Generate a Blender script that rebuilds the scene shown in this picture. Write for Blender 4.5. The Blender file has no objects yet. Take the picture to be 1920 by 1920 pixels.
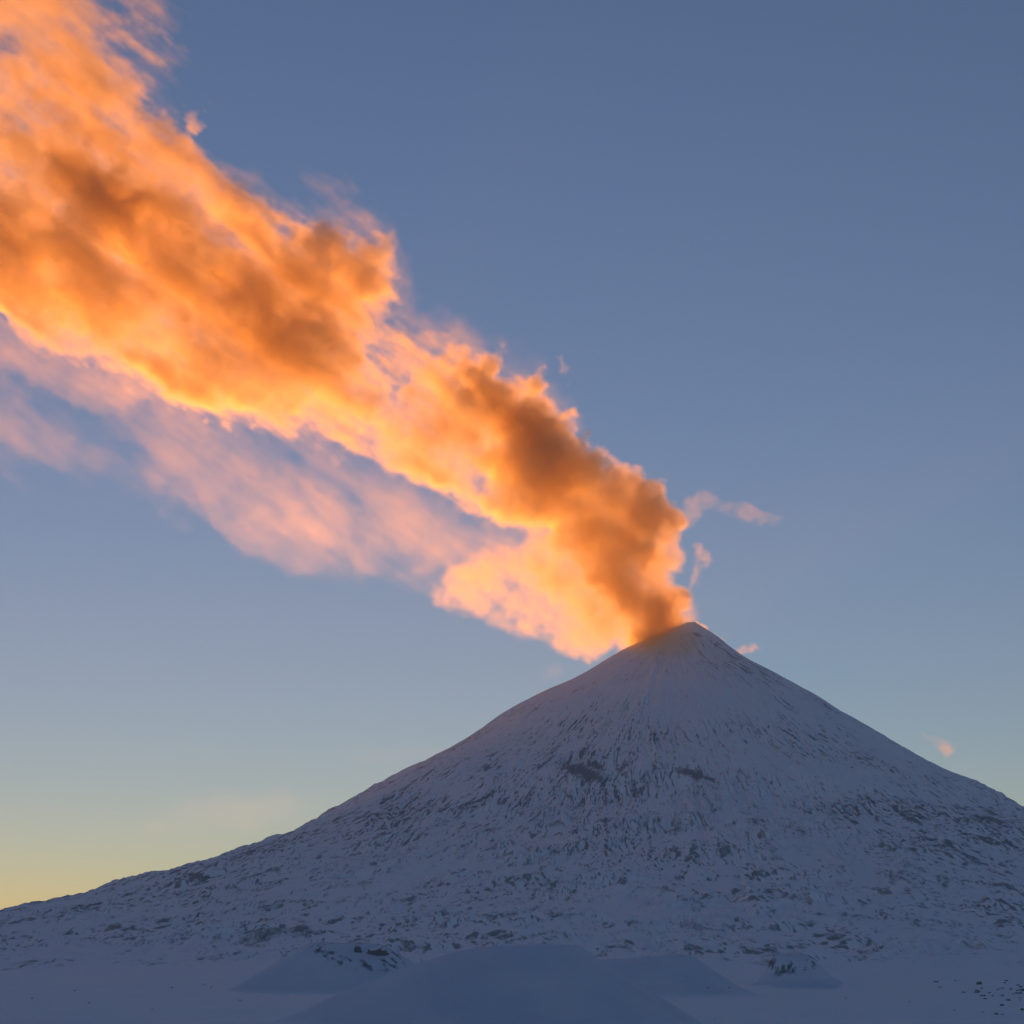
import bpy, bmesh, math, random
import numpy as np
from mathutils import Vector

sc = bpy.context.scene
col = sc.collection
R = math.radians

# ------------------------------------------------------------------ camera
EYE = 140.0                                   # the viewer stands on a rise above the plain
FOV = R(30.0)
PITCH = math.atan(840.0 / (960.0 / math.tan(FOV / 2)))
cam = bpy.data.cameras.new('camera')
cam.angle = FOV
cam.clip_start = 5.0
cam.clip_end = 400000.0
camo = bpy.data.objects.new('camera', cam)
col.objects.link(camo)
camo.location = (0, 0, EYE)
camo.rotation_euler = (math.pi / 2 + PITCH, 0, 0)
sc.camera = camo

# ------------------------------------------------------------------ sky, sun, exposure
SUN_EL, SUN_AZ = R(1.8), R(-11.5)             # low sun behind the volcano's long left flank
world = bpy.data.worlds.new('World')
sc.world = world
world.use_nodes = True
wn = world.node_tree
bg = wn.nodes['Background']
sky = wn.nodes.new('ShaderNodeTexSky')
sky.sky_type = 'NISHITA'
sky.sun_disc = False
sky.sun_elevation = SUN_EL
sky.sun_rotation = SUN_AZ
sky.air_density, sky.dust_density, sky.ozone_density = 0.85, 0.0, 3.0
tint = wn.nodes.new('ShaderNodeMix')          # white balance of the picture
tint.data_type, tint.blend_type = 'RGBA', 'MULTIPLY'
tint.inputs[0].default_value = 1.0
tint.inputs[7].default_value = (1.44, 1.20, 1.19, 1)
gam = wn.nodes.new('ShaderNodeGamma')         # softer contrast between zenith and horizon
gam.inputs[1].default_value = 0.92
wn.links.new(sky.outputs[0], gam.inputs[0])
wn.links.new(gam.outputs[0], tint.inputs[6])
wn.links.new(tint.outputs[2], bg.inputs[0])
bg.inputs[1].default_value = 0.15

sun = bpy.data.lights.new('sun', 'SUN')
sun.energy = 2.5
sun.angle = R(0.5)
sun.color = (1.0, 0.30, 0.022)
suno = bpy.data.objects.new('sun', sun)
col.objects.link(suno)
suno.location = (-9500, 49000, 9000)
sdir = Vector((math.sin(SUN_AZ) * math.cos(SUN_EL), math.cos(SUN_AZ) * math.cos(SUN_EL), math.sin(SUN_EL)))
suno.rotation_euler = sdir.to_track_quat('Z', 'Y').to_euler()

sc.view_settings.view_transform = 'Standard'
sc.view_settings.look = 'None'
sc.view_settings.exposure = 0.2
sc.view_settings.gamma = 1.0
sc.view_settings.use_curve_mapping = False
sc.render.engine = 'CYCLES'
cy = sc.cycles
cy.max_bounces = 16
cy.diffuse_bounces = 4
cy.volume_bounces = 14
cy.transparent_max_bounces = 96
cy.volume_step_rate = 1.5
cy.volume_max_steps = 512
cy.use_adaptive_sampling = True
cy.adaptive_threshold = 0.01
cy.use_denoising = True
cy.denoiser = 'OPENIMAGEDENOISE'

SPILL = 1.0                                   # how thick the steam on the upper face is
HAZE = 4.8e-6                                 # per metre

# ------------------------------------------------------------------ helpers
SP, CP = math.sin(PITCH), math.cos(PITCH)
FPX = 960.0 / math.tan(FOV / 2)


def at(u, v, Y):
    """World X, Z of the photograph's point (u, v) at the depth Y."""
    x = (u - 960.0) / FPX
    y = (960.0 - v) / FPX
    t = Y / (CP - y * SP)
    return x * t, EYE + (SP + y * CP) * t


def seen(X, Y, Z):
    dz = Z - EYE
    d = Y * CP + dz * SP
    return 960.0 + FPX * X / d, 960.0 - FPX * (-Y * SP + dz * CP) / d


def smooth(a, b, x):
    t = np.clip((x - a) / (b - a), 0, 1)
    return t * t * (3 - 2 * t)


def pchip(x, y, q):
    x = np.asarray(x, float)
    y = np.asarray(y, float)
    h = np.diff(x)
    d = np.diff(y) / h
    m = np.zeros_like(y)
    w1 = 2 * h[1:] + h[:-1]
    w2 = h[1:] + 2 * h[:-1]
    ok = d[1:] * d[:-1] > 0
    m[1:-1] = np.where(ok, (w1 + w2) / (w1 / np.where(ok, d[:-1], 1) + w2 / np.where(ok, d[1:], 1)), 0)
    m[0], m[-1] = d[0], d[-1]
    i = np.clip(np.searchsorted(x, q) - 1, 0, len(x) - 2)
    t = np.clip((q - x[i]) / h[i], 0, 1)
    return ((1 + 2 * t) * (1 - t) ** 2 * y[i] + t * (1 - t) ** 2 * h[i] * m[i]
            + t * t * (3 - 2 * t) * y[i + 1] + t * t * (t - 1) * h[i] * m[i + 1])


def perlin(x, y, seed=0):
    """Gradient noise in about -1..1."""
    xi = np.floor(x).astype(np.int64)
    yi = np.floor(y).astype(np.int64)
    xf = x - xi
    yf = y - yi

    def grad(ix, iy, dx, dy):
        h = (ix * 374761393 + iy * 668265263 + seed * 974634777) & 0xffffffff
        h = ((h ^ (h >> 13)) * 1274126177) & 0xffffffff
        a = (h ^ (h >> 16)) * (2 * math.pi / 4294967296.0)
        return np.cos(a) * dx + np.sin(a) * dy
    u = xf * xf * xf * (xf * (xf * 6 - 15) + 10)
    v = yf * yf * yf * (yf * (yf * 6 - 15) + 10)
    a = grad(xi, yi, xf, yf)
    b = grad(xi + 1, yi, xf - 1, yf)
    c = grad(xi, yi + 1, xf, yf - 1)
    d = grad(xi + 1, yi + 1, xf - 1, yf - 1)
    return ((a + (b - a) * u) * (1 - v) + (c + (d - c) * u) * v) * 1.5


def fbm(x, y, octaves, seed=0, gain=0.5):
    s = np.zeros_like(x)
    a, n = 1.0, 0.0
    for k in range(octaves):
        s += a * perlin(x * 2 ** k + 17.3 * k, y * 2 ** k - 9.1 * k, seed + k)
        n += a
        a *= gain
    return s / n


def tag(o, label=None, cat=None, group=None, kind=None):
    if label:
        o['label'] = label
    if cat:
        o['category'] = cat
    if group:
        o['group'] = group
    if kind:
        o['kind'] = kind
    return o


def grid_mesh(name, X, Y, Z, mat, attrs=None, wrap=False):
    """A sheet of quads over arrays of shape (rows, columns); wrap closes the rows on themselves."""
    n, m = X.shape
    me = bpy.data.meshes.new(name)
    co = np.stack([X, Y, Z], -1).reshape(-1, 3).astype(np.float32)
    i = np.arange(n - 1)[:, None]
    j = np.arange(m if wrap else m - 1)[None, :]
    j2 = (j + 1) % m
    q = np.stack([i * m + j, i * m + j2, (i + 1) * m + j2, (i + 1) * m + j], -1).reshape(-1, 4).astype(np.int32)
    me.vertices.add(len(co))
    me.vertices.foreach_set('co', co.ravel())
    me.loops.add(q.size)
    me.loops.foreach_set('vertex_index', q.ravel())
    me.polygons.add(len(q))
    me.polygons.foreach_set('loop_start', np.arange(0, q.size, 4, dtype=np.int32))
    me.update(calc_edges=True)
    me.shade_smooth()
    for k, a in (attrs or {}).items():
        at_ = me.attributes.new(k, 'FLOAT', 'POINT')
        at_.data.foreach_set('value', np.ascontiguousarray(a, np.float32).ravel())
    me.materials.append(mat)
    o = bpy.data.objects.new(name, me)
    col.objects.link(o)
    return o


# ------------------------------------------------------------------ materials
def new_mat(name):
    m = bpy.data.materials.new(name)
    m.use_nodes = True
    return m, m.node_tree.nodes, m.node_tree.links


def snow_rock_material(name, scale, rock=(0.045, 0.043, 0.047), bump=0.5, soft=0.2, cover=1.0, snow_a=(0.91, 0.885, 0.94), snow_b=(0.97, 0.945, 0.975), thin=None):
    """Wind-packed snow with dark lava where the 'rock' attribute, broken up by noise, passes a threshold."""
    m, n, l = new_mat(name)
    b = n['Principled BSDF']
    b.inputs['Roughness'].default_value = 0.75
    b.inputs['Specular IOR Level'].default_value = 0.15
    geo = n.new('ShaderNodeNewGeometry')
    no = n.new('ShaderNodeTexNoise')
    no.inputs['Scale'].default_value = 1.0 / scale
    no.inputs['Detail'].default_value = 5.0
    no.inputs['Roughness'].default_value = 0.62
    l.new(geo.outputs['Position'], no.inputs['Vector'])
    big = n.new('ShaderNodeTexNoise')
    big.inputs['Scale'].default_value = 1.0 / (scale * 14)
    big.inputs['Detail'].default_value = 4.0
    l.new(geo.outputs['Position'], big.inputs['Vector'])
    at_ = n.new('ShaderNodeAttribute')
    at_.attribute_name = 'rock'
    add = n.new('ShaderNodeMath')
    add.operation = 'MULTIPLY_ADD'
    add.inputs[1].default_value = 0.9
    l.new(no.outputs[0], add.inputs[0])
    l.new(at_.outputs['Fac'], add.inputs[2])
    mr = n.new('ShaderNodeMapRange')
    mr.interpolation_type = 'SMOOTHSTEP'
    mr.inputs[1].default_value = 0.95 - soft
    mr.inputs[2].default_value = 0.95 + soft
    mr.inputs[4].default_value = cover        # lava dusted with snow
    l.new(add.outputs[0], mr.inputs[0])
    snow = n.new('ShaderNodeMix')
    snow.data_type = 'RGBA'
    snow.inputs[6].default_value = (*snow_a, 1)
    snow.inputs[7].default_value = (*snow_b, 1)
    l.new(big.outputs[0], snow.inputs[0])
    rk = n.new('ShaderNodeMix')
    rk.data_type = 'RGBA'
    rk.inputs[6].default_value = (*[c * 0.7 for c in rock], 1)
    rk.inputs[7].default_value = (*[c * 1.8 for c in rock], 1)
    l.new(no.outputs[0], rk.inputs[0])
    mix = n.new('ShaderNodeMix')
    mix.data_type = 'RGBA'
    l.new(mr.outputs[0], mix.inputs[0])
    snow_out = snow.outputs[2]
    if thin:                                      # shade of the hill slopes, mixed into the snow colour (attribute 'thin')
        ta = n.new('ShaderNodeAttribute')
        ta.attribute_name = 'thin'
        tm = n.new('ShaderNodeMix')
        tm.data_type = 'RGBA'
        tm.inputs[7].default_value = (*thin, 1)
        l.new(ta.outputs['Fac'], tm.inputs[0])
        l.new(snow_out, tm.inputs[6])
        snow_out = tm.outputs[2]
    l.new(snow_out, mix.inputs[6])
    l.new(rk.outputs[2], mix.inputs[7])
    l.new(mix.outputs[2], b.inputs['Base Color'])
    bp = n.new('ShaderNodeBump')
    bp.inputs['Strength'].default_value = bump
    bp.inputs['Distance'].default_value = scale * 0.25
    l.new(no.outputs[0], bp.inputs['Height'])
    l.new(bp.outputs[0], b.inputs['Normal'])
    return m


M_CONE = snow_rock_material('volcano snow and lava', 17.0, cover=0.70, soft=0.32)
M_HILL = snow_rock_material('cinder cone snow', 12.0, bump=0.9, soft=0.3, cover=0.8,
                            thin=(0.66, 0.71, 0.82))   # darker, bluer snow: the slopes' shade painted into the colour
M_FIELD = snow_rock_material('snow field', 14.0, bump=0.9, snow_a=(0.90, 0.89, 0.93))

# ------------------------------------------------------------------ volcano
D = 20000.0
XA = at(1262, 1500, D)[0]
RL = [0, 601, 998, 1392, 1784, 2174, 2562, 3004, 3388, 3770, 4370, 4914, 5513, 6159, 6918, 7600, 8300, 9000, 10000, 12000, 14500]
HL = [3650, 3261, 3007, 2814, 2602, 2323, 2090, 1863, 1658, 1426, 1185, 1000, 851, 655, 503, 360, 250, 160, 60, 10, 0]
RR = [0, 502, 640, 861, 1138, 1468, 1851, 2124, 2450, 2720, 3262, 3635, 4600, 5600, 7000, 7600, 8300, 9000, 10000, 12000, 14500]
HR = [3796, 3450, 3328, 3164, 3005, 2799, 2535, 2368, 2153, 1984, 1712, 1487, 1150, 790, 480, 360, 250, 160, 60, 10, 0]


def cone_height(X, Y):
    """Smooth height of the volcano and the plain it rises from."""
    dx, dy = X - XA, Y - D
    r = np.hypot(dx, dy)
    k = 0.5 + 0.5 * dx / np.maximum(r, 1)
    k = smooth(0.0, 1.0, k)
    return pchip(RL, HL, r) * (1 - k) + pchip(RR, HR, r) * k


def flank_relief(X, Y):
    """Gullies, lava flows and ribs on the volcano: relief in metres, and how much bare rock shows."""
    dx, dy = X - XA, Y - D
    r = np.hypot(dx, dy)
    th = np.arctan2(dx, -dy)
    wx = fbm(X / 900, Y / 900, 4, 3)
    wy = fbm(X / 900, Y / 900, 4, 9)
    t2 = th + 0.05 * wx * smooth(600, 3000, r)
    r2 = r + 220 * wy
    # ribs and fine gullies that run straight down the upper cone
    rib = 1 - 2 * np.abs(perlin(t2 * 6.5, r2 / 2600, 19))
    gul = perlin(t2 * 24, r2 / 900, 21) * 0.6 + perlin(t2 * 61, r2 / 600, 22) * 0.5 + perlin(t2 * 150, r2 / 300, 23) * 0.3
    up = smooth(150, 700, r) * (1 - smooth(2000, 4600, r))
    z = (gul * 15 + rib * 26 * smooth(300, 1500, r)) * up
    # long lava flows with levees lower down
    low = smooth(1300, 3900, r) * (1 - smooth(8600, 10300, r))
    flow = 1 - 2 * np.abs(perlin(t2 * 19, r2 / 1300, 31))
    flow2 = 1 - 2 * np.abs(perlin(t2 * 53 + wx, r2 / 480, 32))
    flow3 = 1 - 2 * np.abs(perlin(t2 * 117 + 2 * wy, r2 / 210, 33))
    blk = fbm(X / 170 + wx, Y / 170, 4, 41, 0.65)
    big = fbm(X / 620 + wy, Y / 620, 3, 43)
    z += low * (24 * flow + 17 * flow2 + 10 * flow3 + 26 * blk) * (0.5 + 1.0 * smooth(-0.4, 0.5, big))
    z += smooth(1500, 4500, r) * (1 - smooth(9000, 10500, r)) * 50 * fbm(X / 1500, Y / 1500, 3, 51)
    return z


# summit crater: a rim that is high on one side and breached on the other
APX, APZ = at(1290, 1173, D)
LPX, LPZ = at(1166, 1222, D)


def summit(X, Y, Z):
    s = (X - LPX) / (APX - LPX)
    rim = LPZ + (APZ - LPZ) * np.clip(s, -0.3, 1.25) + 8 * perlin(X / 60, Y / 60, 5)
    z = np.minimum(Z, rim)
    cx = 0.5 * (APX + LPX)
    q = np.hypot(X - cx, Y - D) / 300.0
    return z - 150 * (1 - smooth(0.2, 0.85, q))


def build_volcano():
    th = np.concatenate([np.arange(-R(93), R(93), 0.0016), np.linspace(R(93), R(267), 100)[:-1]])
    r = np.concatenate([np.arange(2, 3600, 15.0), np.arange(3600, 10200, 22.0), [10600, 11200]])
    TH, RD = np.meshgrid(th, r)
    X = XA + RD * np.sin(TH)
    Y = D - RD * np.cos(TH)
    base = cone_height(X, Y)
    rel = flank_relief(X, Y)
    Z = base + rel
    Z = np.where(RD < 900, summit(X, Y, Z), Z)
    # bare rock: the wind scours the crests of levees and flow fronts, snow fills the hollows
    dr = np.gradient(rel, axis=0) / np.gradient(RD, axis=0)
    dt = np.gradient(rel, axis=1) / np.maximum(np.gradient(TH, axis=1) * RD, 1)
    steep = smooth(0.02, 0.5, np.hypot(np.clip(-dr, 0, 9) * 1.6, dt * 0.8))
    wx = fbm(X / 700, Y / 700, 4, 61)
    wy = fbm(X / 260, Y / 260, 3, 63)
    t2 = TH + 0.04 * wx + 0.010 * wy
    r2 = RD + 150 * wx + 45 * wy

    def crest(n, lo, hi):
        return smooth(lo, hi, 1 - np.abs(n) * 1.6)
    c = crest(perlin(t2 * 26, r2 / 1250, 64), 0.78, 0.99)
    c = np.maximum(c, 0.95 * crest(perlin(t2 * 58, r2 / 560, 65), 0.76, 0.99))
    c = np.maximum(c, 0.8 * crest(perlin(X / 280 + 1.4 * wx, Y / 240 + 1.4 * wy, 66), 0.82, 0.99) * smooth(2800, 4400, RD))
    c = np.maximum(c, 0.85 * crest(perlin(t2 * 128, r2 / 270, 67), 0.70, 0.99))
    reg = fbm(X / 1500, Y / 1500, 4, 71) + 0.45 * fbm(X / 420, Y / 420, 3, 73)
    amount = 0.50 + 0.42 * smooth(1200, 3600, RD) - 0.5 * smooth(8700, 10200, RD) + 0.9 * reg
    grit = 0.75 + 0.6 * fbm(X / 45, Y / 45, 3, 79)
    for u, v, wd, ht, k in [(1303, 1458, 34, 10, 1.2), (1330, 1468, 16, 6, 1.1), (1092, 1450, 46, 14, 0.8), (1120, 1440, 20, 8, 0.7), (1308, 1190, 14, 4, 1.0),
                            (1855, 1545, 40, 10, 0.8), (1500, 1560, 26, 7, 0.7), (1400, 1530, 24, 7, 0.6)]:
        yy = np.linspace(12000, 20000, 3000)
        xx, zz = at(u, v, yy)
        hit = np.argmax(cone_height(xx, yy) >= zz)
        U_, V_ = seen(X, Y, base)
        g = np.exp(-((U_ - u) / wd) ** 2 - ((V_ - v - 0.3 * (U_ - u)) / ht) ** 2) * (np.hypot(X - xx[hit], Y - yy[hit]) < 900)
        c = np.maximum(c, g * k * 1.5)
        steep = np.maximum(steep, g)
    rock = c * (0.35 + 0.75 * steep) * np.clip(amount, 0, 1.25) * np.clip(grit, 0.2, 1.3)
    Z = Z - smooth(9700, 11200, RD) * 70
    o = grid_mesh('volcano', X, Y, Z, M_CONE, {'rock': rock}, wrap=True)
    tag(o, 'snow covered volcano cone with dark lava ribs and a smoking summit', 'volcano', kind='structure')


build_volcano()


# ------------------------------------------------------------------ snow field
def field_height(X, Y):
    h = cone_height(X, Y)
    near = 1 - smooth(9000, 12500, Y)
    drift = 16 * fbm(X / 420, Y / 420, 4, 81) + 42 * fbm(X / 1300, Y / 800, 3, 83) + 4 * (1 - 2 * np.abs(perlin(X / 190 + 2 * fbm(X / 600, Y / 600, 2, 84), Y / 130, 85)))
    return h + near * drift


def build_field():
    xs = np.concatenate([[-35000, -22000, -12000, -7000], np.arange(-4600, 4601, 14.0), [7000, 12000, 22000, 35000]])
    ys = np.concatenate([[-13000, -5000, -1000, 500, 1500, 2500], np.arange(3000, 6500, 12.0), np.arange(6500, 12000, 26.0), [12500, 13500, 16000, 24000, 34000, 41000]])
    X, Y = np.meshgrid(xs, ys)
    Z = field_height(X, Y)
    r = np.hypot(X - XA, Y - D)
    Z = Z - (1 - smooth(9400, 10400, r)) * 45
    eye = np.hypot(X, Y)
    Z += (1 - smooth(30, 500, eye)) * (EYE - 2)                # the rise the viewer stands on
    rough = fbm(X / 55, Y / 120, 4, 91, 0.6)
    patch = fbm(X / 700, Y / 500, 3, 95)
    rock = smooth(0.25, 0.6, rough) * np.clip(patch * 1.5 - 0.1, 0, 1) * 0.5
    Z += rough * 1.5
    o = grid_mesh('snow_field', X, Y, Z, M_FIELD, {'rock': rock})
    tag(o, 'flat blue shaded snow plain with drifts at the foot of the volcano', 'snow field', kind='structure')


build_field()


# ------------------------------------------------------------------ cinder cones on the plain
def profile_hill(name, label, Y0, pts, base_v, top_uv, depth, relief, rock_fn, seed, yaw=0.0):
    """A cinder cone whose flanks follow the outline pts [(u, v) ...], round in plan, with its own relief."""
    ux = np.array([at(u, v, Y0)[0] for u, v in pts])
    uz = np.array([at(u, v, Y0)[1] for u, v in pts])
    x0 = at(top_uv[0], top_uv[1], Y0)[0]
    lx, lz = (x0 - ux)[ux <= x0][::-1], uz[ux <= x0][::-1]
    rx, rz = (ux - x0)[ux >= x0], uz[ux >= x0]
    zt = at(top_uv[0], top_uv[1], Y0)[1]
    lx, lz = np.r_[0, lx], np.r_[zt, lz]
    rx, rz = np.r_[0, rx], np.r_[zt, rz]

    def extend(x, z):
        zz = max(z[-1], 8.0)
        x = np.r_[x, x[-1] + 1.2 * zz, x[-1] + 2.4 * zz + 10, x[-1] + 4 * zz + 30, x[-1] + 6 * zz + 90]
        z = np.r_[z, 0.5 * zz, 0.2 * zz - 2, -8.0, -60.0]
        return x, z
    lx, lz = extend(lx, lz)
    rx, rz = extend(rx, rz)
    lx += np.arange(len(lx)) * 1e-3
    rx += np.arange(len(rx)) * 1e-3
    rmax = max(lx[-1], rx[-1])
    th = np.linspace(0, 2 * math.pi, 420)[:-1]
    r = np.linspace(0.0, 1.0, 170) ** 1.15 * rmax + 0.2
    TH, RD = np.meshgrid(th, r)
    k = smooth(0, 1, 0.5 + 0.5 * np.sin(TH))
    Rn = RD
    H = np.interp(Rn, lx, lz) * (1 - k) + np.interp(Rn, rx, rz) * k
    X = x0 + RD * np.sin(TH)
    Y = Y0 - RD * np.cos(TH) * depth
    dz, rock = relief(X - x0, Y - Y0, RD, TH, H), rock_fn(X - x0, Y - Y0, RD, TH, H)
    Z = H + dz
    thin = smooth(0, 30, H) * (0.92 + 0.35 * fbm(X / 160, Y / 160, 3, seed + 40))  # strength of the painted slope shade, fading out towards the hill's foot
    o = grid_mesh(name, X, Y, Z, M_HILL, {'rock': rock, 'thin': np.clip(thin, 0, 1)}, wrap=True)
    tag(o, label, 'hill', kind='structure')
    return o


def gentle(seed, a):
    return lambda x, y, r, t, h: a * fbm(x / 160 + seed, y / 160, 4, seed) + 0.25 * a * fbm(x / 30, y / 30, 3, seed + 4)


def no_rock(seed, k=0.25):
    return lambda x, y, r, t, h: k * smooth(0.2, 0.6, fbm(x / 60, y / 60, 4, seed))


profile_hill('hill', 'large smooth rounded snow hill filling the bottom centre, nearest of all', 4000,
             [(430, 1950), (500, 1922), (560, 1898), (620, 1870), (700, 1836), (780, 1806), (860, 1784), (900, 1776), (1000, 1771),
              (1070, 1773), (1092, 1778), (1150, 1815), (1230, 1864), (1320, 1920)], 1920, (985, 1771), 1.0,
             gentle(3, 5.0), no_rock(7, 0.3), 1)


def crater_relief(cx, cy, rad, deep, seed, a=3.0):
    def f(x, y, r, t, h):
        q = np.hypot(x - cx, y - cy) / rad
        bowl = -deep * (1 - smooth(0.15, 1.0, q))
        return bowl + a * fbm(x / 70, y / 70, 4, seed, 0.6)
    return f


def rim_rock(cx, cy, rad, seed, k=0.9, cut=0.0):
    def f(x, y, r, t, h):
        q = np.hypot(x - cx, y - cy) / rad
        n = fbm(x / 40, y / 40, 4, seed, 0.6)
        return k * smooth(0.45, 0.0, np.abs(q - 0.95)) * smooth(-0.35 + cut, 0.35 + cut, n)
    return f


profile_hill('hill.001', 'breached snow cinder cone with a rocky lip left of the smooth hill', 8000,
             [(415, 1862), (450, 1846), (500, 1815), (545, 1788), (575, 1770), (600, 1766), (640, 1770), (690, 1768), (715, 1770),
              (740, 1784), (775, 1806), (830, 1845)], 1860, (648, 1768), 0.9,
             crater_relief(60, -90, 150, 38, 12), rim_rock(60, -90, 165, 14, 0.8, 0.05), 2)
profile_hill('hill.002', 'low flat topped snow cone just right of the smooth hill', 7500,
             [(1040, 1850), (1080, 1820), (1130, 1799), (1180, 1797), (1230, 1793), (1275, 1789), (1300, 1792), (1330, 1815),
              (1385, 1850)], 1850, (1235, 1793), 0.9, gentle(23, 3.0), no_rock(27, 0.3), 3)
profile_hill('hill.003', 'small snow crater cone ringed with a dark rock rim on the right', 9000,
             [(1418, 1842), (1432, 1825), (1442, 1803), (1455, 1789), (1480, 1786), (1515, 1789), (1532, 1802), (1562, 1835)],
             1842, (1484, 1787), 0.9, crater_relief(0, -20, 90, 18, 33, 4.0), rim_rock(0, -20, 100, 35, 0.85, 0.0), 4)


# ------------------------------------------------------------------ lava rocks
M_ROCK = snow_rock_material('bare lava rock', 10.0, rock=(0.06, 0.058, 0.06), bump=0.8, cover=0.85)


def ground_at(u, v):
    """Where the sight line of the photograph's point (u, v) meets the ground."""
    x, z = at(u, v, 1000.0)
    eye = Vector((0, 0, EYE))
    ok, p, *_ = sc.ray_cast(bpy.context.evaluated_depsgraph_get(), eye, (Vector((x, 1000.0, z)) - eye).normalized(), distance=40000)
    return p.x, p.y, p.z


def rock_mesh(name, w, d, h, seed, sub=3, rough=0.35):
    bm = bmesh.new()
    bmesh.ops.create_icosphere(bm, subdivisions=sub, radius=1.0)
    rng = np.random.default_rng(seed)
    pl = rng.standard_normal((9, 3))
    pl /= np.linalg.norm(pl, axis=1)[:, None]
    off = rng.uniform(0.45, 0.95, 9)
    co = np.array([v.co for v in bm.verts])
    s = np.ones(len(co))
    for p, o_ in zip(pl, off):                    # broken, planar faces
        k = co @ p
        s = np.where(k > o_, np.minimum(s, o_ / np.maximum(k, 1e-6)), s)
    n = fbm(co[:, 0] * 2.3 + seed, co[:, 1] * 2.3 + co[:, 2] * 1.7, 4, seed, 0.6)
    co = co * (s * (1 + rough * n))[:, None] * [w / 2, d / 2, h]
    for v, c in zip(bm.verts, co):
        v.co = c
    me = bpy.data.meshes.new(name)
    bm.to_mesh(me)
    bm.free()
    nz = np.array([v.normal.z for v in me.vertices])
    a = me.attributes.new('rock', 'FLOAT', 'POINT')
    a.data.foreach_set('value', (1.15 - 0.95 * smooth(0.45, 0.9, nz)).astype(np.float32))
    me.materials.append(M_ROCK)
    return me


def rock(name, label, u, v, wpx, hpx, seed, group=None, sub=3, flat=0.6, rough=0.35):
    x, y, z = ground_at(u, v)
    px = y / FPX
    o = bpy.data.objects.new(name, rock_mesh(name, wpx * px, wpx * px * flat, hpx * px, seed, sub, rough))
    o.location = (x, y, z - 0.12 * hpx * px)
    o.rotation_euler = (0, 0, (seed * 0.7) % 0.9 - 0.45)
    col.objects.link(o)
    tag(o, label, 'rock', group)
    return o


rock('lava_outcrop', 'largest dark rocky outcrop on the crater lip of the breached cinder cone', 706, 1789, 46, 13, 511, rough=0.9)
rock('lava_outcrop', 'thin dark rock streak running down from the lip of the breached cone', 670, 1786, 14, 15, 512, rough=0.9)
rng = random.Random(5)
for k in range(46):
    u = 1925 - abs(rng.gauss(0, 75))
    v = 1862 + rng.gauss(0, 15) - (u - 1850) * 0.05
    if 1836 < v < 1905 and u > 1690:
        s_ = rng.choice([5, 6, 7, 8, 10, 13])
        rock('boulder', 'dark lava boulder in the cluster on snow at the bottom right edge', u, v, s_, s_ * rng.uniform(0.35, 0.6), 600 + k,
             'boulders clustered at the bottom right', sub=2, flat=1.0)
rock('boulder', 'lone dark boulder on snow left of the boulder cluster', 1755, 1841, 11, 5, 701, sub=2, flat=1.0)
for k, (u, v) in enumerate([(140, 1858), (382, 1846), (396, 1852), (450, 1876), (60, 1872), (322, 1852), (167, 1881), (285, 1892), (1327, 1852), (1366, 1852), (1705, 1879), (1340, 1911), (1586, 1872), (700, 1700)][:13]):
    rock('stone', 'small dark stone lying by itself on the snow plain', u, v, 4.5, 2.4, 720 + k, 'small stones dotted over the snow plain', sub=2, flat=1.0)


# ------------------------------------------------------------------ smoke: density grids
def spline_taps(n, cells, off):
    """Cubic B-spline through a coarse lattice: first lattice point and four weights for each of n samples."""
    x = np.linspace(0, cells, n) + off
    i = np.floor(x).astype(int)
    t = (x - i).astype(np.float32)
    w = [(1 - t) ** 3 / 6, (3 * t ** 3 - 6 * t ** 2 + 4) / 6, (-3 * t ** 3 + 3 * t ** 2 + 3 * t + 1) / 6, t ** 3 / 6]
    return i, w


def noise3(shape, size, cell, seed, octaves=4, gain=0.55):
    """Fractal noise on a box of the given shape (samples) and size (metres), about unit deviation."""
    rng = np.random.default_rng(seed)
    out = np.zeros(shape, np.float32)
    amp, tot = 1.0, 0.0
    cell = np.broadcast_to(np.asarray(cell, float), (3,)).copy()
    for k in range(octaves):
        taps = [spline_taps(shape[a], max(size[a] / cell[a], 0.3), rng.random()) for a in range(3)]
        g = rng.standard_normal([t[0].max() + 4 for t in taps], dtype=np.float32)
        for ax in (1, 2, 0):
            i, w = taps[ax]
            sh = [1, 1, 1]
            sh[ax] = -1
            h = np.take(g, i, ax) * w[0].reshape(sh)
            for a in (1, 2, 3):
                h += np.take(g, i + a, ax) * w[a].reshape(sh)
            g = h
        g *= np.float32(amp)
        out += g
        tot += amp * amp
        amp *= gain
        cell /= 2.0
    out /= np.float32(math.sqrt(tot) * 0.36)
    return out


def poly_sdf(U, V, P):
    """Signed distance to a closed outline, positive inside."""
    P = np.asarray(P, float)
    d = np.full(U.shape, 1e9)
    ins = np.zeros(U.shape, bool)
    for i in range(len(P)):
        ax, ay = P[i]
        bx, by = P[(i + 1) % len(P)]
        ex, ey = bx - ax, by - ay
        t = np.clip(((U - ax) * ex + (V - ay) * ey) / (ex * ex + ey * ey + 1e-9), 0, 1)
        d = np.minimum(d, np.hypot(U - ax - t * ex, V - ay - t * ey))
        c = (ay > V) != (by > V)
        with np.errstate(divide='ignore', invalid='ignore'):
            xx = ax + (V - ay) * ex / (ey if ey != 0 else 1e-9)
        ins ^= c & (U < xx)
    return np.where(ins, d, -d)


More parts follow.
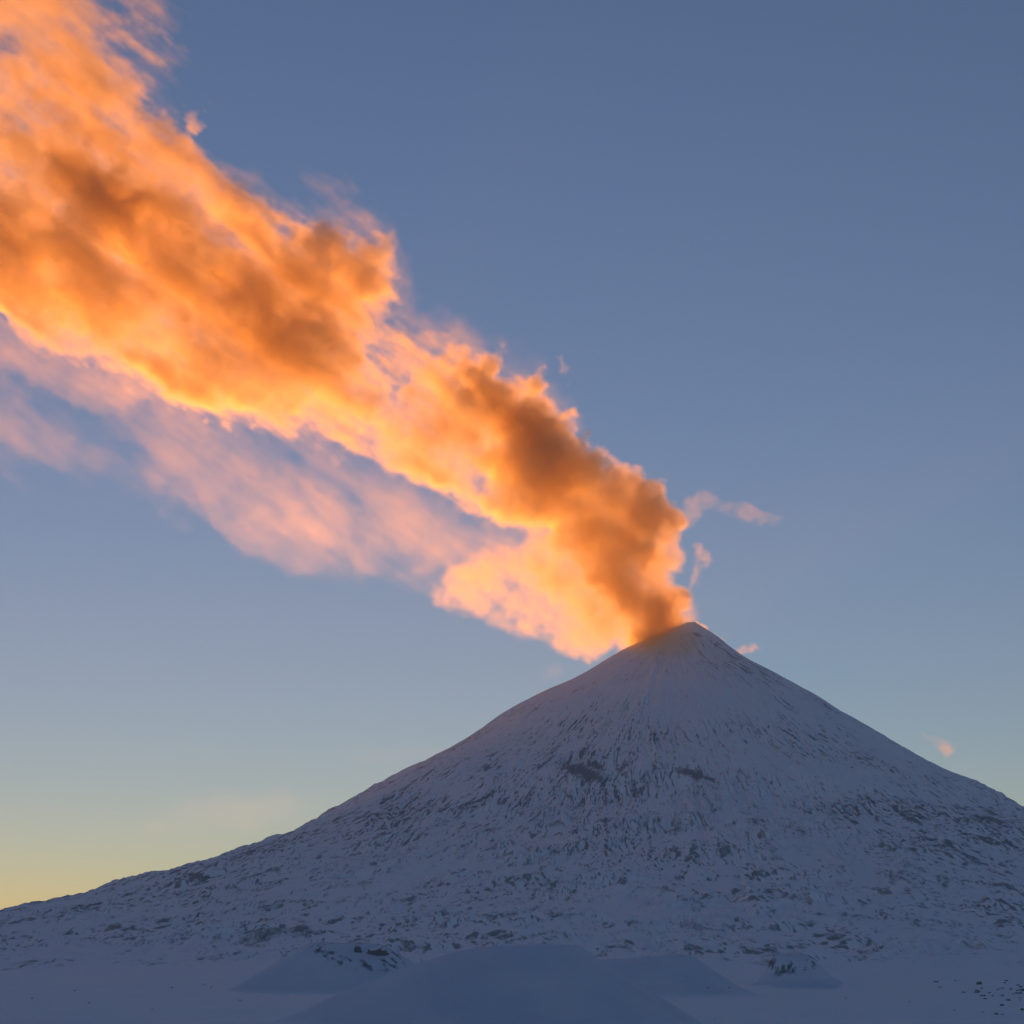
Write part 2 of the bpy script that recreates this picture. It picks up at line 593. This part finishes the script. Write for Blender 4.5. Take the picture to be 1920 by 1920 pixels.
def lookup(img, fi, fj):
    """Bilinear samples of a 2D map at fractional indices."""
    n, m = img.shape
    fi = np.clip(fi, 0, n - 1.001)
    fj = np.clip(fj, 0, m - 1.001)
    i = fi.astype(np.int32)
    j = fj.astype(np.int32)
    a = (fi - i).astype(np.float32)
    b = (fj - j).astype(np.float32)
    f = img.astype(np.float32).ravel()
    k = i * m + j
    return (f[k] * (1 - a) + f[k + m] * a) * (1 - b) + (f[k + 1] * (1 - a) + f[k + m + 1] * a) * b


def blend(U, V, pts, power=3.0):
    """Inverse distance blend of values given at photograph points (u, v, value)."""
    s = np.zeros(U.shape)
    w = np.zeros(U.shape)
    for u, v, x in pts:
        k = 1.0 / (((U - u) ** 2 + (V - v) ** 2) / 1e4 + 0.02) ** (power / 2)
        s += k * x
        w += k
    return s / w


def volume_tree(name, src, lo, hi, shape, mat):
    """Geometry nodes that fill a volume grid from the samples stored on the points of src."""
    g = bpy.data.node_groups.new(name, 'GeometryNodeTree')
    g.interface.new_socket('Geometry', in_out='INPUT', socket_type='NodeSocketGeometry')
    g.interface.new_socket('Geometry', in_out='OUTPUT', socket_type='NodeSocketGeometry')
    n, l = g.nodes, g.links
    gi, go = n.new('NodeGroupInput'), n.new('NodeGroupOutput')
    oi = n.new('GeometryNodeObjectInfo')
    oi.inputs['Object'].default_value = src
    na = n.new('GeometryNodeInputNamedAttribute')
    na.data_type = 'FLOAT'
    na.inputs['Name'].default_value = 'smoke'
    pos = n.new('GeometryNodeInputPosition')
    sub = n.new('ShaderNodeVectorMath')
    sub.operation = 'SUBTRACT'
    sub.inputs[1].default_value = lo
    l.new(pos.outputs[0], sub.inputs[0])
    dv = n.new('ShaderNodeVectorMath')
    dv.operation = 'DIVIDE'
    dv.inputs[1].default_value = [(hi[a] - lo[a]) / (shape[a] - 1) for a in range(3)]
    l.new(sub.outputs[0], dv.inputs[0])
    sep = n.new('ShaderNodeSeparateXYZ')
    l.new(dv.outputs[0], sep.inputs[0])
    ints = []
    for a in range(3):
        f = n.new('FunctionNodeFloatToInt')
        f.rounding_mode = 'ROUND'
        l.new(sep.outputs[a], f.inputs[0])
        ints.append(f.outputs[0])

    def madd(a, k, b):
        m = n.new('FunctionNodeIntegerMath')
        m.operation = 'MULTIPLY_ADD'
        l.new(a, m.inputs[0])
        m.inputs[1].default_value = k
        l.new(b, m.inputs[2])
        return m.outputs[0]
    idx = madd(madd(ints[0], shape[1], ints[1]), shape[2], ints[2])
    si = n.new('GeometryNodeSampleIndex')
    si.data_type = 'FLOAT'
    si.clamp = True
    l.new(oi.outputs['Geometry'], si.inputs['Geometry'])
    l.new(na.outputs[0], si.inputs['Value'])
    l.new(idx, si.inputs['Index'])
    vc = n.new('GeometryNodeVolumeCube')
    l.new(si.outputs[0], vc.inputs['Density'])
    vc.inputs['Background'].default_value = 0.0
    vc.inputs['Min'].default_value = lo
    vc.inputs['Max'].default_value = hi
    for a in range(3):
        vc.inputs['Resolution ' + 'XYZ'[a]].default_value = shape[a]
    return g, vc, gi, go


def smoke_object(name, dens, lo, hi, vol_mat, skin_mat, cut, label, cat, group=None, hull_step=2):
    """One body of smoke: a closed skin round it and, inside, the volume whose density was computed above."""
    shape = dens.shape

    def samples(d, tag_):
        me = bpy.data.meshes.new(tag_)
        me.vertices.add(d.size)
        a = me.attributes.new('smoke', 'FLOAT', 'POINT')
        a.data.foreach_set('value', np.ascontiguousarray(d, np.float32).ravel())
        return bpy.data.objects.new(tag_, me)

    # the skin: the surface where the smoke becomes thick enough to see, meshed once from a coarser grid
    k = hull_step
    pad = [(0, (-n) % k) for n in shape]
    d2 = np.pad(dens, pad)
    d2 = d2.reshape(d2.shape[0] // k, k, d2.shape[1] // k, k, d2.shape[2] // k, k).mean((1, 3, 5))
    d2 = np.pad(d2, 1)
    stp = [(hi[a] - lo[a]) / (shape[a] - 1) for a in range(3)]
    lo2 = [lo[a] + stp[a] * (k - 1) / 2 - stp[a] * k for a in range(3)]
    hi2 = [lo2[a] + stp[a] * k * (d2.shape[a] - 1) for a in range(3)]
    src2 = samples(d2, name + ' skin samples')
    g2, vc2, gi2, go2 = volume_tree(name + ' skin', src2, lo2, hi2, d2.shape, None)
    vm = g2.nodes.new('GeometryNodeVolumeToMesh')
    vm.inputs['Threshold'].default_value = cut
    g2.links.new(vc2.outputs[0], vm.inputs[0])
    g2.links.new(vm.outputs[0], go2.inputs[0])
    tmp = bpy.data.objects.new('tmp', bpy.data.meshes.new('tmp'))
    col.objects.link(tmp)
    md = tmp.modifiers.new('skin', 'NODES')
    md.node_group = g2
    dg = bpy.context.evaluated_depsgraph_get()
    me = bpy.data.meshes.new_from_object(tmp.evaluated_get(dg), preserve_all_data_layers=False, depsgraph=dg)
    bpy.data.objects.remove(tmp)
    bpy.data.objects.remove(src2)
    bpy.data.node_groups.remove(g2)
    me.name = name
    me.materials.clear()
    me.materials.append(skin_mat)
    me.shade_smooth()
    o = bpy.data.objects.new(name, me)
    col.objects.link(o)

    # the smoke itself, a part of the same thing
    src = samples(dens, name + ' samples')
    g, vc, gi, go = volume_tree(name, src, lo, hi, shape, vol_mat)
    sm = g.nodes.new('GeometryNodeSetMaterial')
    sm.inputs['Material'].default_value = vol_mat
    g.links.new(vc.outputs[0], sm.inputs[0])
    g.links.new(sm.outputs[0], go.inputs[0])
    vd = bpy.data.volumes.new('vapour')
    vd.materials.append(vol_mat)
    vo = bpy.data.objects.new('vapour', vd)
    col.objects.link(vo)
    vo.parent = o
    md = vo.modifiers.new('smoke', 'NODES')
    md.node_group = g
    tag(o, label, cat, group)
    print('smoke', name, shape, 'skin faces', len(me.polygons))
    return o


def smoke_material(name, sigma, color, aniso):
    m, n, l = new_mat(name)
    n.remove(n['Principled BSDF'])
    v = n.new('ShaderNodeVolumePrincipled')
    v.inputs['Color'].default_value = (*color, 1)
    v.inputs['Density'].default_value = sigma
    v.inputs['Density Attribute'].default_value = 'density'
    v.inputs['Anisotropy'].default_value = aniso
    l.new(v.outputs[0], n['Material Output'].inputs['Volume'])
    return m


def skin_material():
    """The edge of a cloud: nothing is reflected there, light passes on into the smoke."""
    m, n, l = new_mat('smoke edge')
    n.remove(n['Principled BSDF'])
    t = n.new('ShaderNodeBsdfTransparent')
    c = n.new('ShaderNodeRGB')
    c.outputs[0].default_value = (1, 1, 1, 1)
    l.new(c.outputs[0], t.inputs[0])
    l.new(t.outputs[0], n['Material Output'].inputs['Surface'])
    return m


M_SKIN = skin_material()
M_SMOKE = smoke_material('volcanic smoke', 0.012, (0.970, 0.876, 0.66), 0.80)


def make_plume():
    YP = D
    x0, z1 = at(-90, -90, YP)
    x1, z0 = at(1360, 1330, YP)
    step = 17.0
    nx, nz = int((x1 - x0) / step) + 1, int((z1 - z0) / step) + 1
    ny, half = 64, 1250.0
    lo = (x0, YP - half, z0)
    hi = (x0 + step * (nx - 1), YP + half, z0 + step * (nz - 1))
    shape = (nx, ny, nz)
    size = [hi[a] - lo[a] for a in range(3)]
    xs, ys, zs = (np.linspace(lo[a], hi[a], shape[a]) for a in range(3))
    XX, ZZ = np.meshgrid(xs, zs, indexing='ij')
    U, V = seen(XX, YP, ZZ)                       # the plume drifts across the view, so its side is what the photograph shows
    pxm = 5.63

    main = [(1268, 1240), (1272, 1160), (1270, 1110), (1264, 1050), (1248, 985), (1235, 930), (1200, 900), (1160, 892), (1112, 872), (1072, 822), (1042, 782),
            (985, 742), (910, 702), (830, 680), (770, 655), (715, 600), (692, 490), (650, 430), (560, 385), (470, 370), (405, 300), (362, 205),
            (300, 205), (245, 120), (190, 70), (130, 20), (60, -40), (-120, -160), (-160, 560), (0, 560), (130, 615), (220, 690), (330, 735), (400, 765), (540, 795), (640, 830),
            (740, 870), (830, 908), (880, 960), (930, 975), (1000, 985), (1060, 1015), (1120, 1080), (1160, 1150), (1180, 1225), (1200, 1245)]
    lobe = [(1230, 1225), (1170, 1232), (1120, 1230), (1040, 1212), (960, 1196), (900, 1176), (815, 1150), (820, 1080), (900, 1035), (980, 1010), (1050, 970), (1130, 1000), (1200, 1080), (1240, 1150)]
    veil = [(1090, 1040), (1000, 1070), (900, 1100), (800, 1085), (730, 1040), (640, 1008), (500, 990), (400, 962), (330, 930), (300, 860), (200, 800), (240, 720), (340, 745), (540, 800), (740, 850), (830, 870), (900, 925), (1000, 945), (1090, 990)]
    wisp = [(300, 745), (210, 785), (100, 775), (0, 740), (-140, 720), (-140, 610), (0, 625), (120, 660), (240, 715)]
    haze = [(1100, 1180), (900, 1170), (780, 1110), (560, 1050), (330, 950), (100, 900), (-140, 880), (-140, 720), (200, 740), (420, 800), (700, 900), (900, 960), (1040, 1010)]
    fume = [(1100, 860), (1060, 760), (960, 690), (880, 655), (760, 600), (720, 440), (560, 340), (420, 260), (330, 120), (220, 20), (160, -80), (-60, -120), (100, 200), (400, 500), (700, 700), (1000, 860)]

    line = [(1075, 1025), (1000, 968), (940, 952), (885, 930), (835, 882), (745, 852), (640, 820), (540, 782), (400, 750), (330, 718), (220, 672), (130, 598), (0, 540), (-140, 500)]
    crest = [(u + 6, v - 14) for u, v in line] + [(u - 6, v + 12) for u, v in line[::-1]]

    n1 = noise3(shape, size, 900, 101, 6, 0.62)
    n2 = noise3(shape, size, 900, 102, 6, 0.62)
    n3 = noise3(shape, size, 420, 103, 6, 0.62)
    n4 = noise3(shape, size, 150, 105, 3, 0.7)
    # streaky texture along the drift of the plume, in a box turned to lie along it
    ang = R(36)
    ss = (xs[:, None] - x0) * -math.cos(ang) + (zs[None, :] - z0) * math.sin(ang)
    tt = (xs[:, None] - x0) * math.sin(ang) + (zs[None, :] - z0) * math.cos(ang)
    ss -= ss.min()
    tt -= tt.min()
    bs = (int(ss.max() / 26) + 3, int(tt.max() / 22) + 3)
    fi = ss / 26
    fj = tt / 22
    i = fi.astype(int)
    j = fj.astype(int)
    a = (fi - i)[..., None].astype(np.float32)
    b = (fj - j)[..., None].astype(np.float32)

    def drawn(cells, seed, octaves, gain):
        """Noise drawn out along the drift."""
        box = noise3((bs[0], bs[1], ny), (bs[0] * 26.0, bs[1] * 22.0, size[1]), cells, seed, octaves, gain)
        n = (box[i, j] * (1 - a) + box[i + 1, j] * a) * (1 - b) + (box[i, j + 1] * (1 - a) + box[i + 1, j + 1] * a) * b
        return n.transpose(0, 2, 1)
    streak = drawn((900, 210, 280), 104, 6, 0.76)
    away = blend(U, V, [(1250, 1100, 0.0), (1100, 900, 0.15), (950, 1120, 0.3), (800, 750, 0.6), (400, 500, 0.95), (100, 300, 0.95), (500, 900, 0.9)])[:, None, :].astype(np.float32)
    s2 = drawn((1300, 330, 420), 106, 6, 0.68)
    n1 += away * (0.9 * s2 - 0.75 * n1)
    n2 += away * (1.1 * s2 - 0.75 * n2)
    del s2

    # how far the edges are torn, in photograph pixels: crisp at the vent, ragged downwind
    tear = blend(U, V, [(1250, 1150, 7), (1250, 1000, 13), (1000, 740, 11), (1000, 850, 13), (1000, 1120, 18), (880, 930, 12), (700, 600, 20), (700, 700, 18), (400, 500, 34), (100, 300, 45), (100, 650, 26), (500, 780, 20)])
    tear = tear[:, None, :].astype(np.float32)
    gi_ = np.arange(nx, dtype=np.float32)[:, None, None] + n1 * tear * (pxm / step)
    gj_ = np.arange(nz, dtype=np.float32)[None, None, :] + n2 * tear * (pxm / step)
    yy = (ys - YP)[None, :, None].astype(np.float32)

    calm = blend(U, V, [(1250, 1100, 0.25), (1150, 950, 0.35), (1000, 800, 0.6), (950, 1100, 0.8), (700, 700, 1.0), (300, 400, 1.15)])[:, None, :].astype(np.float32)
    dens = np.zeros(shape, np.float32)

    def add(poly, soft, thick, rho, y_mid, grain, fine=0.35, rough=0.5, extra=None):
        sd = poly_sdf(U, V, poly)
        if extra is not None:
            for (u, v, q) in extra:
                sd = np.maximum(sd, q - np.hypot(U - u, V - v))
        S = lookup(sd, gi_, gj_) + 5 * n3 + 5 * n4
        T = lookup(blend(U, V, thick), gi_, gj_)
        Q = lookup(blend(U, V, rho), gi_, gj_)
        Y0 = blend(U, V, y_mid)[:, None, :].astype(np.float32)
        S = S / lookup(blend(U, V, soft), gi_, gj_) + 0.22
        t = T * np.sqrt(np.clip(S, 0.0, 1.0)) + 1.0
        q = np.abs(yy - Y0 + 60 * n1) / t
        f = (1.0 - q) + rough * (0.2 * n3 + 0.16 * n4)
        d = smooth(0.0, 0.45, f) * smooth(0.0, 0.4, S)
        tex = np.clip(1.0 + calm * (grain * streak + (1 - 0.6 * away) * fine * (n3 + 0.7 * n4)), 0.04, 3.0)
        return (d * Q * tex).astype(np.float32)

    puffs = [(1188, 925, 34), (1222, 948, 26), (1112, 885, 22), (1270, 1012, 22), (1255, 1040, 24), (1268, 1078, 18), (1276, 1128, 13), (1278, 1152, 8),
             (1050, 775, 12), (905, 690, 16), (985, 730, 14), (700, 462, 14), (355, 212, 12)]
    dens += add(main, [(1240, 1150, 60), (1240, 1000, 42), (1130, 880, 42), (1020, 740, 48), (890, 670, 55), (700, 540, 110), (720, 680, 140), (1060, 1000, 80), (960, 935, 70), (850, 880, 60), (740, 835, 100),
                       (560, 780, 100), (400, 740, 90), (250, 680, 90), (100, 580, 90), (300, 350, 180), (50, 200, 210)],
                [(1240, 1150, 420), (1180, 1000, 480), (1000, 830, 560), (800, 740, 520), (600, 620, 620), (350, 420, 760), (100, 250, 850)],
                [(1265, 1150, 0.95), (1190, 1120, 0.6), (1240, 1000, 0.7), (1150, 1000, 0.48), (1120, 1060, 0.3), (1060, 1000, 0.16), (1060, 930, 0.5), (1100, 850, 0.75), (1000, 770, 0.85), (1000, 850, 0.7), (960, 930, 0.22),
                 (900, 720, 0.8), (880, 790, 0.36), (850, 870, 0.2), (740, 820, 0.15), (740, 720, 0.36), (600, 770, 0.17), (560, 600, 0.36), (420, 730, 0.16), (300, 400, 0.28), (250, 660, 0.15), (150, 470, 0.36), (80, 570, 0.15),
                 (50, 150, 0.2)],
                [(1240, 1150, -250), (1000, 850, 0), (400, 450, 100)], 0.66, 0.25, 0.9, puffs)
    dens += add(crest, [(700, 850, 26), (200, 660, 36)], [(700, 850, 160), (200, 660, 220)], [(1000, 960, 0.3), (850, 890, 0.26), (500, 775, 0.16), (250, 690, 0.12), (50, 570, 0.12)], [(700, 850, 60)], 0.5, 0.6, 1.0)
    dens += add(lobe, [(1100, 1120, 90), (880, 1120, 110)], [(1100, 1120, 380), (900, 1120, 260)], [(1210, 1150, 0.5), (1080, 1120, 0.22), (880, 1120, 0.14)], [(1100, 1120, 60)], 0.45, 0.35, 0.9)
    dens += 0.62 * add(veil, [(800, 960, 60)], [(800, 960, 240)], [(1000, 1030, 0.045), (620, 960, 0.030), (600, 830, 0.020), (350, 850, 0.012), (880, 950, 0.035), (960, 970, 0.055), (800, 1020, 0.035), (640, 890, 0.018), (450, 930, 0.02), (760, 910, 0.022)], [(800, 960, -50)], 0.6, 0.12, 0.5)
    dens += 0.7 * add(wisp, [(100, 700, 60)], [(100, 700, 220)], [(100, 700, 0.05)], [(100, 700, 0)], 0.6, 0.15, 0.5)
    dens += add(haze, [(500, 900, 150)], [(500, 900, 300)], [(500, 900, 0.015), (900, 1050, 0.02)], [(500, 900, 0)], 0.6, 0.3, 0.5)
    dens += add(fume, [(500, 400, 120)], [(500, 400, 350)], [(500, 400, 0.035), (720, 500, 0.06), (1000, 740, 0.05)], [(500, 400, -150)], 0.5, 0.2, 0.5)
    # cut away what would lie inside the mountain
    GX, GY = np.meshgrid(xs, ys, indexing='ij')
    ground = summit(GX, GY, cone_height(GX, GY))
    over = zs[None, None, :] - ground[:, :, None]
    dens *= smooth(-25, 25, over)
    # steam that rolls over the rim and thins out down the upper face
    gr = np.hypot(GX - XA, GY - D)[:, :, None]
    side = smooth(-620, -250, GX - XA) * (1 - smooth(20, 330, GX - XA)) * (1 - smooth(-150, 150, GY - D))
    veil_ = side[:, :, None] * (1 - smooth(300, 1250, gr)) ** 1.5 * np.exp(-np.clip(over, 0, 900) / 75.0) * smooth(-30, 5, over)
    dens += (SPILL * veil_ * np.clip(1 + 0.55 * n3, 0.1, 3)).astype(np.float32)
    dens[dens < 0.004] = 0
    for ax in range(3):
        sl = [slice(None)] * 3
        for e in (0, -1):
            sl[ax] = e
            dens[tuple(sl)] = 0
    smoke_object('smoke_plume', dens, lo, hi, M_SMOKE, M_SKIN, 0.025,
                 'huge orange lit smoke plume streaming from the volcano summit to the upper edge', 'smoke plume', hull_step=3)


make_plume()


# ------------------------------------------------------------------ small clouds round the plume
M_CLOUD = smoke_material('thin steam', 0.010, (0.99, 0.95, 0.84), 0.72)


def make_cloud(label, spots, Y0, rho, seed, squash=1.0, ragged=0.5, group=None, name='cloud'):
    """A puff or wisp of steam; spots are (u, v, radius in photograph pixels) joined into a chain."""
    spots = np.asarray(spots, float)
    m = spots[:, 2].max() * 1.6
    px = Y0 / FPX * 1.02
    x0, z1 = at(spots[:, 0].min() - m, spots[:, 1].min() - m, Y0)
    x1, z0 = at(spots[:, 0].max() + m, spots[:, 1].max() + m, Y0)
    half = m * px * squash
    st = max(8.0, (x1 - x0) / 130, (z1 - z0) / 130)
    shape = (int((x1 - x0) / st) + 2, int(2 * half / st) + 2, int((z1 - z0) / st) + 2)
    lo = (x0, Y0 - half, z0)
    hi = tuple(lo[a] + st * (shape[a] - 1) for a in range(3))
    size = [hi[a] - lo[a] for a in range(3)]
    X, Y, Z = np.meshgrid(*[np.linspace(lo[a], hi[a], shape[a]) for a in range(3)], indexing='ij')
    rm = spots[:, 2].max() * px
    w = [noise3(shape, size, rm * 1.5, seed + k, 5, 0.62) for k in range(3)]
    X += w[0] * rm * 0.35 * ragged
    Z += w[1] * rm * 0.35 * ragged
    f = np.full(shape, -9.0)
    for k in range(max(len(spots) - 1, 1)):
        a, b = spots[k], spots[min(k + 1, len(spots) - 1)]
        ax, az = at(a[0], a[1], Y0)
        bx, bz = at(b[0], b[1], Y0)
        dx, dz = bx - ax, bz - az
        t = np.clip(((X - ax) * dx + (Z - az) * dz) / (dx * dx + dz * dz + 1e-6), 0, 1)
        rad = (a[2] + (b[2] - a[2]) * t) * px
        q = np.sqrt((X - ax - dx * t) ** 2 + (Z - az - dz * t) ** 2 + ((Y - Y0) / squash) ** 2) / rad
        f = np.maximum(f, 1.0 - q)
    d = smooth(0.0, 0.75, f + ragged * 0.28 * w[2]) * np.clip(1 + 0.5 * w[2], 0.05, 3) * rho
    over = Z - summit(X, Y, cone_height(X, Y))
    d = (d * smooth(-10, 30, over)).astype(np.float32)
    d[d < 0.03 * rho] = 0
    for ax in range(3):
        sl = [slice(None)] * 3
        for e in (0, -1):
            sl[ax] = e
            d[tuple(sl)] = 0
    return smoke_object(name, d, lo, hi, M_CLOUD, M_SKIN, 0.15 * rho, label, 'cloud', group, hull_step=1)


make_cloud('thin hooked wisp of pale steam floating in blue sky to the right of the plume',
           [(1292, 985, 13), (1298, 958, 20), (1318, 938, 15), (1350, 936, 14), (1385, 958, 17), (1420, 968, 15), (1455, 974, 10)], 20300, 0.085, 301, 1.0, 0.9)
make_cloud('ragged upright orange steam shred close beside the plume above the summit',
           [(1304, 1026, 12), (1318, 1048, 17), (1310, 1075, 14), (1300, 1095, 11), (1292, 1106, 7)], 20200, 0.30, 311, 1.0, 0.9)
make_cloud('small orange steam puff touching the right slope below the summit',
           [(1396, 1226, 10), (1408, 1218, 13), (1420, 1214, 8)], 20500, 0.35, 321, 1.0, 0.9)
make_cloud('tiny orange steam curl on the right rim of the summit',
           [(1306, 1174, 9), (1320, 1180, 10), (1332, 1190, 8), (1356, 1202, 6)], 20250, 0.9, 331, 1.0, 0.7)
make_cloud('lone pink cloud puff hanging above the right flank far from the plume',
           [(1742, 1376, 8), (1755, 1390, 16), (1768, 1402, 22), (1776, 1410, 16)], 22500, 0.3, 341, 1.0, 0.6)
make_cloud('tiny pale steam fleck alone above the bend of the plume',
           [(1042, 671, 6), (1050, 671, 8), (1060, 692, 11)], 20000, 0.12, 351, 1.0, 0.8)
make_cloud('faint pink cloud streak low over the left horizon',
           [(280, 1545, 20), (360, 1535, 30), (450, 1530, 34), (540, 1520, 26), (600, 1512, 16)], 33000, 0.0012, 361, 1.5, 0.8)
make_cloud('faint pink cloud streak just above the middle of the left slope',
           [(660, 1420, 12), (720, 1412, 20), (790, 1412, 22), (850, 1420, 14)], 30000, 0.0018, 371, 1.5, 0.8)
make_cloud('faint steam wisp hanging over the upper left slope under the plume',
           [(1000, 1305, 9), (1012, 1290, 12), (1030, 1265, 14), (1042, 1250, 12)], 20900, 0.022, 381, 1.0, 0.9)

# ------------------------------------------------------------------ the air: thin evening haze
def make_haze():
    x0, x1, y0, y1, z0, z1 = -36000.0, 36000.0, -14000.0, 42000.0, -160.0, 7600.0
    bm = bmesh.new()
    bmesh.ops.create_cube(bm, size=1.0)
    for v in bm.verts:
        v.co = ((x0 + x1) / 2 + v.co.x * (x1 - x0), (y0 + y1) / 2 + v.co.y * (y1 - y0), (z0 + z1) / 2 + v.co.z * (z1 - z0))
    me = bpy.data.meshes.new('haze')
    bm.to_mesh(me)
    bm.free()
    m, n, l = new_mat('evening haze')
    n.remove(n['Principled BSDF'])
    v = n.new('ShaderNodeVolumePrincipled')
    v.inputs['Color'].default_value = (0.93, 0.95, 1.0, 1)
    v.inputs['Density'].default_value = HAZE
    v.inputs['Density Attribute'].default_value = ''
    v.inputs['Anisotropy'].default_value = 0.3
    l.new(v.outputs[0], n['Material Output'].inputs['Volume'])
    me.materials.append(m)
    o = bpy.data.objects.new('haze', me)
    col.objects.link(o)
    tag(o, kind='stuff')


make_haze()
